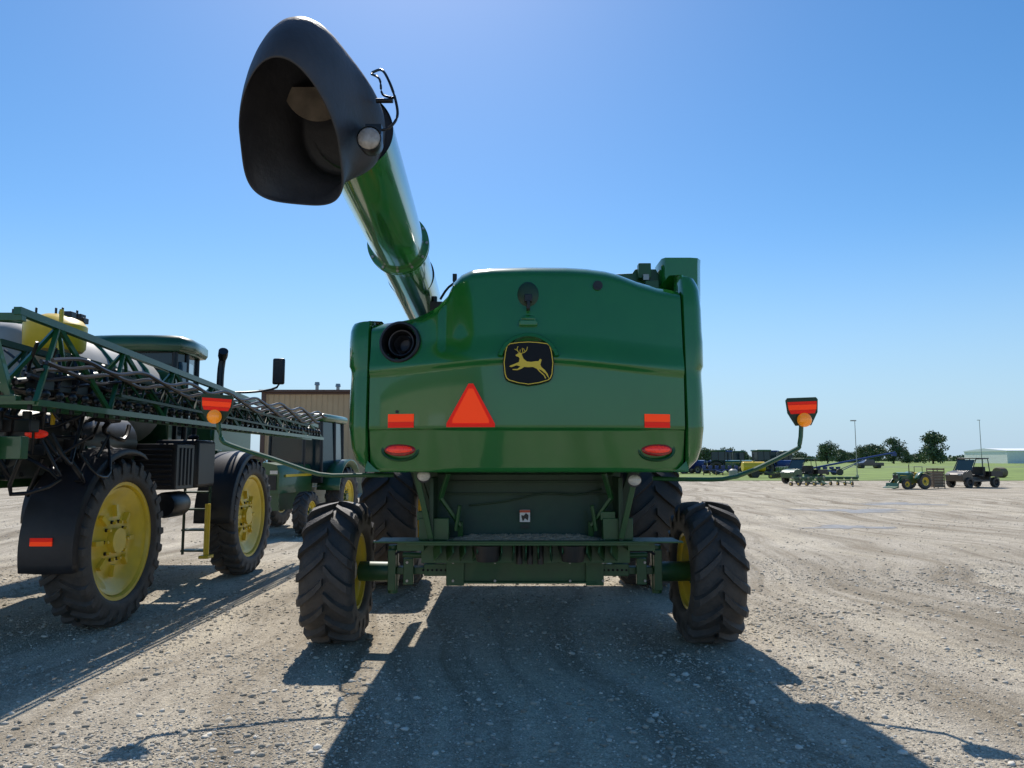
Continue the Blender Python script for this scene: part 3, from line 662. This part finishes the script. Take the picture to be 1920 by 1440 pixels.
utv((30.3,49,0),R(-68),'dark champagne and black utility vehicle with cargo bed on gravel',SILD,BLACK)
utv((22.3,57,0),R(-62),'dark green utility vehicle parked at the edge of the grass',GREEN_S,BLACK)
t=thing('pickup_truck',(72,150,0),'dark blue pickup truck on the far road','pickup')
e=MB(); e.prism([(-2.6,.5),(-2.6,1.05),(-1.5,1.15),(-.9,1.75),(.6,1.78),(.8,1.15),(2.6,1.15),(2.6,.5)],lambda y,z,sd:(y,(-.9,.9)[sd],z)); e.make('body',M('navy_paint',(.01,.015,.04),.3,0,1),t,bevel=.05)
for x in(-1.7,1.6):
    e=MB(); e.cyl((x,-.95,.4),(x,.95,.4),.4); e.make('wheel',BLACK,t)
def implement(loc,rot,label,paint,n=6,group='farm implements parked at the yard edge',wid=3.2):
    t=thing('farm_implement',loc,label,'farm implement',group,rot)
    e=MB(); e.box((-wid,-.08,.75),(wid,.08,.9)); e.box((-wid,.8,.75),(wid,.92,.86)); e.bar((0,-2.4,.5),(-.7,0,.8),.1,.1);e.bar((0,-2.4,.5),(.7,0,.8),.1,.1)
    for i in range(n): 
        x=-wid+.2+(2*wid-.4)*i/(n-1); e.bar((x,0,.8),(x,.9,.8),.06,.06); e.bar((x,.9,.8),(x,1.25,.2),.05,.07)
    fr=e.make('frame',paint,t)
    for i in range(n):
        x=-wid+.2+(2*wid-.4)*i/(n-1); e=MB(); e.prism([(-.2,.95),(.2,.95),(.26,1.4),(-.26,1.4)],lambda a,z,sd:(x+a,.15+.45*sd,z)); 
        e.make('seed_box',paint if paint is BLUE else GREEN_S,t,bevel=.03)
    for i in range(n):
        x=-wid+.2+(2*wid-.4)*i/(n-1)
        e=MB(); e.cyl((x-.06,1.2,.3),(x+.06,1.2,.3),.3,n=18); e.cyl((x-.08,1.2,.3),(x+.08,1.2,.3),.14,n=12,m=1); e.make('wheel',[RUB,YEL],t)
    return t
for x,y,rt,wd in((20.6,51,4,1.6),(23.0,52,-8,1.4)):
    im=implement((x,y,0),R(rt),'low green tillage implement resting on gravel',GREEN_S,5,wid=wd)
    im.scale=(.8,.8,.45)
implement((26.5,72,0),R(60),'green planter parked on grass',GREEN_S,7).scale=(.8,.8,.8)
implement((36,86,0),R(20),'blue seeder parked on grass',BLUE,6).scale=(.8,.8,.7)
implement((23.5,84,0),R(-10),'blue cultivator parked on grass',BLUE,6,wid=2.4).scale=(.8,.8,.8)
t=thing('tank_trailer',(24.0,74,0),'small yellow liquid tank on a trailer','trailer')
e=MB(); e.cyl((-1.1,0,1.1),(1.1,0,1.1),.5,n=24); e.cyl((0,0,1.5),(0,0,1.65),.15); e.make('tank',YELT,t,bevel=.05)
e=MB(); e.box((-1.4,-.4,.5),(1.4,.4,.6)); e.bar((1.4,0,.5),(2.6,0,.4),.08,.08); e.make('frame',GREEN_S,t)
for y in(-.6,.6):
    e=MB(); e.cyl((0,y-.12,.4),(0,y+.12,.4),.4,n=20); e.make('wheel',RUB,t)
t=thing('liquid_tank',(20.5,69,0),'white upright liquid tank standing on the grass','tank')
e=MB(); e.cyl((0,0,.1),(0,0,.8),.4,n=24); e.cyl((0,0,.8),(0,0,.95),.4,.2,n=24); e.make('tank_shell',TANKW,t,bevel=.04)
def gauger(loc,rot,L,h,label):
    t=thing('grain_auger',loc,label,'grain auger','long augers parked on the grass',rot)
    e=MB(); e.cyl((0,0,.5),(L,0,h),.11,n=16); e.box((L-.4,-.15,h-.4),(L+.1,.15,h)); e.make('auger_tube',BLUE,t)
    e=MB(); e.bar((L*.4,-.8,.4),(L*.7,0,h*.72),.07,.07); e.bar((L*.4,.8,.4),(L*.7,0,h*.72),.07,.07); e.bar((L*.4,-.9,.4),(L*.4,.9,.4),.08,.08); e.make('undercarriage',BLUE,t)
    for y in(-.9,.9):
        e=MB(); e.cyl((L*.4,y-.1,.38),(L*.4,y+.1,.38),.38,n=18); e.make('wheel',RUB,t)
gauger((33,86,0),R(-4),11,2.6,'long blue grain auger angled upward on wheels')
t=thing('pallet_crate',(27.0,47.5,0),'wood and wire pallet crate standing on gravel','crate'); t.scale=(.72,.72,.8)
e=MB()
for z in np.linspace(.12,1.45,7): 
    e.box((-.5,-.5,z),(.5,-.46,z+.13)); e.box((-.5,.46,z),(.5,.5,z+.13)); e.box((-.52,-.46,z),(-.48,.46,z+.13)); e.box((.48,-.46,z),(.52,.46,z+.13))
for x in(-.5,.44):
    for y in(-.54,.5): e.box((x,y,0),(x+.07,y+.04,1.6))
e.make('crate_slats',WOOD,t); e=MB(); e.box((-.46,-.44,.1),(.46,.44,1.3)); e.make('crate_load',TAN,t,bevel=.05)
e=MB()
rw=[]
for x,r in((-.5,.0),(-.5,.46),(-.46,.5),(.46,.5),(.5,.46),(.5,0)):
    rw.append([(x,r*math.cos(a)*(1+.02*math.sin(9*a)),.5+r*math.sin(a)) for a in np.linspace(0,2*math.pi,29)[:-1]])
e.grid(rw,0,True)
b=e.make('hay_bale',WOOD,None,(48.5,74,.02),smooth=40); tag(b,'round hay bale lying on the grass','hay bale'); b.rotation_euler[2]=.4
for x,y,hh in((33.6,72.5,5.6),(91,144,9.4)):
    t=thing('light_pole',(x,y,0),'slender grey lamp pole on the grass','pole','lamp poles by the yard')
    e=MB(); e.cyl((0,0,0),(0,0,hh),.05*hh/6,.03*hh/6,n=10); e.cyl((0,0,0),(0,0,.3),.15,n=10); e.make('pole_shaft',STEEL,t)
    e=MB(); e.box((-.4,-.12,hh-.05),(.1,.12,hh+.06)); e.make('lamp_head',STEEL,t)
# ================================================================== BUILDINGS
def siding(name,c):
    m=M(name,c,.6,.0,0,.06,1.5); nt=m.node_tree;N=nt.nodes;L=nt.links
    g=N.new('ShaderNodeNewGeometry'); s_=N.new('ShaderNodeSeparateXYZ'); L.new(g.outputs['Position'],s_.inputs[0])
    a=N.new('ShaderNodeMath');a.operation='ADD'; L.new(s_.outputs[0],a.inputs[0]);L.new(s_.outputs[1],a.inputs[1])
    mu=N.new('ShaderNodeMath');mu.operation='MULTIPLY';mu.inputs[1].default_value=1/.3;L.new(a.outputs[0],mu.inputs[0])
    pp=N.new('ShaderNodeMath');pp.operation='PINGPONG';pp.inputs[1].default_value=.5;L.new(mu.outputs[0],pp.inputs[0])
    p2=N.new('ShaderNodeMath');p2.operation='POWER';p2.inputs[1].default_value=4;L.new(pp.outputs[0],p2.inputs[0])
    bp=N.new('ShaderNodeBump');bp.inputs['Strength'].default_value=1;bp.inputs['Distance'].default_value=.6;L.new(p2.outputs[0],bp.inputs['Height']);L.new(bp.outputs[0],N['Principled BSDF'].inputs['Normal'])
    return m
TANS=siding('tan_metal_siding',(.48,.34,.19)); BRN=M('brown_trim',(.09,.045,.03),.5); WHS=siding('white_metal_siding',(.90,.88,.84))
def shed(name,loc,w,d,hh,label,wm,rot=0,ridge=.9,doors=(),rm=None,th=.12):
    t=thing(name,loc,label,'building',None,rot)
    rm=rm or BRN
    e=MB(); e.box((-w/2,-d/2,0),(w/2,d/2,hh)); wl=e.make('wall',wm,t,smooth=0)
    e=MB(); e.prism([(-d/2-.3,hh+.002),(d/2+.3,hh+.002),(d/2+.3,hh+th),(0,hh+ridge),(-d/2-.3,hh+th)],lambda y,z,sd:((-w/2-.2,w/2+.2)[sd],y,z)); rf=e.make('roof',rm,t,smooth=0)
    for x in(-w/2,w/2): e=MB(); e.box((x-.12,-d/2-.06,0),(x+.12,-d/2-.01,hh)); e.make('corner_trim',rm,t,smooth=0)
    e=MB(); e.box((-w/2+.13,-d/2-.06,hh-.12),(w/2-.13,-d/2-.012,hh-.002)); e.make('eave_trim',rm,t,smooth=0)
    for x,ww,dh in doors:
        e=MB(); e.box((x-ww/2,-d/2-.08,0),(x+ww/2,-d/2-.02,dh)); 
        for i in range(5): e.box((x-ww/2+.05,-d/2-.10,.1+i*dh/5),(x+ww/2-.05,-d/2-.081,dh/5*(i+1)-.05))
        e.make('overhead_door',WHITE,t,smooth=0)
    return t
sh=shed('metal_shed',(-9.3,50,0),9.0,18,5.55,'tan corrugated metal shop with brown trim',TANS,0,.15)
for x,hh in((-11.65,.60),(-10.4,.5)):
    e=MB(); e.cyl((0,0,0),(0,0,hh),.10); e.cyl((0,0,hh),(0,0,hh+.18),.16,.13); e.make('roof_vent',STEEL,sh,(x+9.3,44-50,5.65))
LGR=M('light_roof',(.85,.85,.85),.5,.0)
shed('warehouse',(243,330,0),66,30,5.2,'long low white warehouse across the fields',WHS,0,1.4,(),LGR,.3)
shed('metal_shed',(-18.5,-32,0),28,14,6.0,'cream metal shop with overhead doors behind the yard',siding('cream_siding',(.60,.53,.38)),R(180),1.5,((-7,4,4.2),(0,4,4.2),(7,4,4.2)))
# ================================================================== TREES
def leafmat():
    m=bpy.data.materials.new('hazed_leaves'); m.use_nodes=True; nt=m.node_tree;N=nt.nodes;L=nt.links;b=N['Principled BSDF']
    g=N.new('ShaderNodeNewGeometry'); cr=N.new('ShaderNodeValToRGB'); cr.color_ramp.elements[0].color=(.055,.095,.045,1); cr.color_ramp.elements[1].color=(.14,.19,.09,1)  # leaf tones lightened to imitate distance haze
    L.new(g.outputs['Random Per Island'],cr.inputs[0]); L.new(cr.outputs[0],b.inputs['Base Color']); b.inputs['Roughness'].default_value=.7
    return m
LEAF=leafmat()
def tree(loc,hh,w,label,seed,nleaf=3600):
    rg=np.random.default_rng(seed); t=thing('tree',loc,label,'tree','trees along the far field')
    e=MB(); e.cyl((0,0,0),(0,0,hh*.45),hh*.03,hh*.018,n=8)
    cl=[]
    for i in range(30):
        a=rg.uniform(0,6.28); rr=rg.uniform(.05,.38)*w; z=hh*rg.uniform(.14,.83); 
        k=1-abs(z/hh-.42)*1.0
        p=np.array((math.cos(a)*rr*k,math.sin(a)*rr*k,z)); cl.append((p,rg.uniform(.15,.22)*w))
        e.cyl((0,0,hh*rg.uniform(.10,.4)),tuple(p),hh*.012,hh*.004,n=5)
    e.make('trunk',BARK,t)
    V=[];F=[]
    for i in range(nleaf):
        p,r=cl[rg.integers(len(cl))]; d=rg.normal(size=3); d/=np.linalg.norm(d); c=p+d*r*rg.uniform(.3,1.0)*np.array((1,1,.8)); s_=w*rg.uniform(.016,.030)
        u=rg.normal(size=3);u/=np.linalg.norm(u); v=np.cross(u,rg.normal(size=3)); v/=np.linalg.norm(v)
        n=len(V); V+=[Vector(c+u*s_),Vector(c+v*s_),Vector(c-u*s_),Vector(c-v*s_)]; F.append((n,n+1,n+2,n+3))
    e=MB(); e.add(V,F); e.make('crown',LEAF,t,smooth=0,fixn=False)
for i,(u,Y,hh,w) in enumerate(((1552,300,10,11),(1640,330,8.5,13),(1676,300,12,11),(1750,290,13.5,14),(1618,310,8.5,8),(1365,340,7.5,10),(1322,340,7,11),(1395,380,6.5,9),(1700,340,6,8),(1575,360,7,9),(1500,380,5.5,10),(1345,360,6,10),(1600,380,5.5,12),(1720,380,5,10))):
    tree(((u-960)*7.17e-4*Y,Y,0),hh,w,'broad leafy green tree at the edge of a field',i+3)
rg=np.random.default_rng(5); V=[];F=[]
for i in range(16000):
    x=rg.uniform(-500,900); Yy=rg.uniform(640,680); hh=3.2+1.8*math.sin(x*.031)+1.5*math.sin(x*.083+1)+1.2*math.sin(x*.21)
    c=np.array((x,Yy,rg.uniform(0,max(hh,1.5)))); s_=rg.uniform(.8,1.8); u=rg.normal(size=3);u/=np.linalg.norm(u); v=np.cross(u,rg.normal(size=3)); v/=np.linalg.norm(v)
    n=len(V); V+=[Vector(c+u*s_),Vector(c+v*s_),Vector(c-u*s_),Vector(c-v*s_)]; F.append((n,n+1,n+2,n+3))
e=MB(); e.add(V,F); o=e.make('treeline',LEAF,None,smooth=0,fixn=False); o['kind']='stuff'; o['label']='distant line of trees along the horizon';o['category']='trees'
# ================================================================== GROUND
def gravelmat(stones=False):
    m=bpy.data.materials.new('gravel'); m.use_nodes=True; nt=m.node_tree;N=nt.nodes;L=nt.links;b=N['Principled BSDF']; b.inputs['Roughness'].default_value=.9; b.inputs['Specular IOR Level'].default_value=.25
    g=N.new('ShaderNodeNewGeometry')
    def noise(sc,det=6,vec=None,ro=.6):
        n=N.new('ShaderNodeTexNoise'); n.inputs['Scale'].default_value=sc; n.inputs['Detail'].default_value=det; n.inputs['Roughness'].default_value=ro
        L.new(vec or g.outputs['Position'],n.inputs['Vector']); return n.outputs['Fac']
    def ramp(fac,stops):
        r=N.new('ShaderNodeValToRGB'); r.color_ramp.elements[0].position=stops[0][0]; r.color_ramp.elements[0].color=(*stops[0][1],1); r.color_ramp.elements[1].position=stops[-1][0]; r.color_ramp.elements[1].color=(*stops[-1][1],1)
        for p,c in stops[1:-1]:
            q=r.color_ramp.elements.new(p); q.color=(*c,1)
        L.new(fac,r.inputs[0]); return r.outputs[0]
    def mix(fac,a,bb,bt='MIX'):
        x=N.new('ShaderNodeMix'); x.data_type='RGBA'; x.blend_type=bt
        if isinstance(fac,float): x.inputs[0].default_value=fac
        else: L.new(fac,x.inputs[0])
        L.new(a,x.inputs[6]); L.new(bb,x.inputs[7]); return x.outputs[2]
    if stones:
        c=ramp(g.outputs['Random Per Island'],[(0,(.27,.237,.185)),(.5,(.455,.412,.335)),(.85,(.56,.515,.435)),(1,(.73,.69,.60))])
        L.new(c,b.inputs['Base Color']); return m
    big=ramp(noise(.45,6),[(.3,(.37,.318,.24)),(.5,(.465,.408,.318)),(.7,(.55,.492,.395))])
    def track(rot,sx,sy,ro=.6):
        wn=N.new('ShaderNodeTexNoise'); wn.inputs['Scale'].default_value=.10; wn.inputs['Detail'].default_value=2; L.new(g.outputs['Position'],wn.inputs['Vector'])
        vm=N.new('ShaderNodeVectorMath'); vm.operation='MULTIPLY_ADD'; vm.inputs[1].default_value=(7,7,0); L.new(wn.outputs['Color'],vm.inputs[0]); L.new(g.outputs['Position'],vm.inputs[2])
        mp=N.new('ShaderNodeMapping'); mp.inputs['Rotation'].default_value=(0,0,R(rot)); mp.inputs['Scale'].default_value=(sx,sy,1); L.new(vm.outputs[0],mp.inputs[0])
        return noise(1,7,mp.outputs[0],ro)
    t1=track(16,1.9,.06); t2=track(-24,2.2,.12)
    c=mix(.95,big,ramp(t1,[(.38,(.68,.65,.60)),(.5,(1,1,1)),(.62,(1.18,1.18,1.15))]),'MULTIPLY')
    c=mix(.5,c,ramp(t2,[(.38,(.72,.70,.67)),(.5,(1,1,1)),(.66,(1.1,1.1,1.1))]),'MULTIPLY')
    sm_=ramp(noise(9,10,None,.82),[(.32,(.62,.59,.56)),(.5,(1,1,1)),(.68,(1.20,1.20,1.19))]); c=mix(.9,c,sm_,'MULTIPLY')
    vo=N.new('ShaderNodeTexVoronoi'); vo.inputs['Scale'].default_value=75; L.new(g.outputs['Position'],vo.inputs['Vector'])
    hs=N.new('ShaderNodeSeparateColor'); L.new(vo.outputs['Color'],hs.inputs[0])
    st=ramp(hs.outputs[0],[(0,(.70,.69,.68)),(.7,(1.05,1.05,1.05)),(1,(1.4,1.4,1.4))]); c=mix(.8,c,st,'MULTIPLY')
    L.new(c,b.inputs['Base Color'])
    inv=N.new('ShaderNodeMath'); inv.operation='SUBTRACT'; inv.inputs[0].default_value=1; L.new(vo.outputs['Distance'],inv.inputs[1])
    ad=N.new('ShaderNodeMath'); ad.operation='MULTIPLY_ADD'; ad.inputs[1].default_value=.30; L.new(inv.outputs[0],ad.inputs[0]); L.new(noise(6,12,None,.8),ad.inputs[2])
    a2=N.new('ShaderNodeMath'); a2.operation='MULTIPLY_ADD'; a2.inputs[1].default_value=1.8; L.new(t1,a2.inputs[0]); L.new(ad.outputs[0],a2.inputs[2])
    bp=N.new('ShaderNodeBump'); bp.inputs['Strength'].default_value=.9; bp.inputs['Distance'].default_value=.035; L.new(a2.outputs[0],bp.inputs['Height']); L.new(bp.outputs[0],b.inputs['Normal'])
    return m
def sheet(name,x0,x1,y0,y1,z,mat):
    e=MB(); e.add([(x0,y0,z),(x1,y0,z),(x1,y1,z),(x0,y1,z)],[(0,1,2,3)]); o=e.make(name,mat,None,smooth=0,fixn=False); o['kind']='structure'; return o
sheet('ground',-3000,3000,-200,4000,0,gravelmat())
GR=M('grass',(.17,.24,.04),.9,0,0,.35,.25,.6,6)
o=sheet('grass_field',-3000,3000,64,4000,.02,GR)
sheet('road',-3000,3000,170,178,.03,M('asphalt',(.12,.12,.12),.8))
WET=M('wet_gravel',(.30,.265,.22),.45,0,0,.3,6,.5,12,spec=.5)
for (px,py,a,bw) in((12.4,27,1.6,.22),(9.2,20.5,1.0,.12),(16,31,1.4,.2)):
    e=MB(); n=60; pts=[]
    for i in range(n):
        t=2*math.pi*i/n; k=1+.35*math.sin(3*t+px)+.25*math.sin(7*t+py)+.15*math.sin(13*t); pts.append((px+a*k*math.cos(t),py+bw*4*k*math.sin(t),.006))
    e.add(pts,[tuple(range(n))]); o=e.make('puddle',WET,None,smooth=0,fixn=False); o['kind']='structure'
def stones(N_,ymin,ymax,smin,smax,seed,p=1.0,flat=.55,base=.18):
    rg=np.random.default_rng(seed); phi=(1+5**.5)/2
    iv=np.array([(-1,phi,0),(1,phi,0),(-1,-phi,0),(1,-phi,0),(0,-1,phi),(0,1,phi),(0,-1,-phi),(0,1,-phi),(phi,0,-1),(phi,0,1),(-phi,0,-1),(-phi,0,1)])/1.9
    fc=np.array([(0,11,5),(0,5,1),(0,1,7),(0,7,10),(0,10,11),(1,5,9),(5,11,4),(11,10,2),(10,7,6),(7,1,8),(3,9,4),(3,4,2),(3,2,6),(3,6,8),(3,8,9),(4,9,5),(2,4,11),(6,2,10),(8,6,7),(9,8,1)])
    y=ymin+(ymax-ymin)*rg.random(N_)**p; x=(rg.random(N_)*2-1)*(y*.75+.6)
    den=.5+.5*np.sin(x*1.3+np.sin(y*1.7)*1.5)*np.sin(y*1.1+x*.4); keep=rg.random(N_)<(base+(1-base)*den**1.5); x=x[keep];y=y[keep];n=len(x)
    s_=smin*np.exp(rg.exponential(.45,n)); s_=np.minimum(s_,smax)
    v=iv[None]*(1+rg.normal(0,.16,(n,12,1)))*s_[:,None,None]*rg.uniform(.6,1.3,(n,1,3))*np.array((1,1,flat))
    a=rg.random(n)*6.28; ca,sa=np.cos(a)[:,None],np.sin(a)[:,None]
    vx=v[...,0]*ca-v[...,1]*sa+x[:,None]; vy=v[...,0]*sa+v[...,1]*ca+y[:,None]; vz=v[...,2]+s_[:,None]*.15
    V=np.stack((vx,vy,vz),-1).reshape(-1,3); F=(fc[None]+12*np.arange(n)[:,None,None]).reshape(-1)
    return V,F
Vs=[];Fs=[];k=0
for args in((120000,4.1,14,.0045,.012,1,1.4),(11000,4.1,13,.011,.030,2,1.2),(13000,8,36,.010,.024,3,1.5)):
    V,F=stones(*args); Vs.append(V);Fs.append(F+k);k+=len(V)
V=np.concatenate(Vs);F=np.concatenate(Fs)
me=bpy.data.meshes.new('gravel_stones'); me.vertices.add(len(V)); me.vertices.foreach_set('co',V.ravel()); me.loops.add(len(F)); me.loops.foreach_set('vertex_index',F); me.polygons.add(len(F)//3); me.polygons.foreach_set('loop_start',np.arange(0,len(F),3)); me.update(calc_edges=True); me.validate()
me.materials.append(gravelmat(True)); o=bpy.data.objects.new('gravel_stones',me); COL.objects.link(o); o['kind']='stuff'; o['label']='loose grey gravel stones scattered over the yard'; o['category']='gravel'
# ================================================================== LIGHT / CAMERA
EL,AZM=R(49),R(-9)
w=bpy.data.worlds.new('World'); S.world=w; w.use_nodes=True; nt=w.node_tree
sk=nt.nodes.new('ShaderNodeTexSky'); sk.sky_type='NISHITA'; sk.sun_disc=False; sk.sun_elevation=EL; sk.sun_rotation=AZM; sk.air_density=1.0; sk.dust_density=.3; sk.ozone_density=2.8
hs=nt.nodes.new('ShaderNodeHueSaturation'); hs.inputs['Saturation'].default_value=1.30; hs.inputs['Hue'].default_value=.499
tc=nt.nodes.new('ShaderNodeTexCoord'); sx=nt.nodes.new('ShaderNodeSeparateXYZ'); nt.links.new(tc.outputs['Generated'],sx.inputs[0])
mr=nt.nodes.new('ShaderNodeMapRange'); mr.interpolation_type='SMOOTHSTEP'; mr.inputs['From Min'].default_value=-.02; mr.inputs['From Max'].default_value=.30; mr.inputs['To Min'].default_value=.88; mr.inputs['To Max'].default_value=0; nt.links.new(sx.outputs['Z'],mr.inputs['Value'])
mx=nt.nodes.new('ShaderNodeMix'); mx.data_type='RGBA'; mx.inputs[7].default_value=(3.0,4.5,6.1,1)
nt.links.new(sk.outputs[0],hs.inputs['Color']); nt.links.new(hs.outputs[0],mx.inputs[6]); nt.links.new(mr.outputs[0],mx.inputs[0])
nt.links.new(mx.outputs[2],nt.nodes['Background'].inputs[0]); nt.nodes['Background'].inputs[1].default_value=.135
ld=bpy.data.lights.new('sun','SUN'); ld.energy=5.0; ld.angle=R(.5); ld.color=(1,.94,.86); lo=bpy.data.objects.new('sun',ld); COL.objects.link(lo)
d=-Vector((math.sin(AZM)*math.cos(EL),math.cos(AZM)*math.cos(EL),math.sin(EL))); lo.rotation_euler=d.to_track_quat('-Z','Y').to_euler()
cd=bpy.data.cameras.new('camera'); cd.lens=26; cd.sensor_width=36; cd.clip_end=6000; cd.clip_start=.05
co=bpy.data.objects.new('camera',cd); COL.objects.link(co); co.location=(0,0,1.85); co.rotation_euler=(R(90+5.8),0,0); S.camera=co
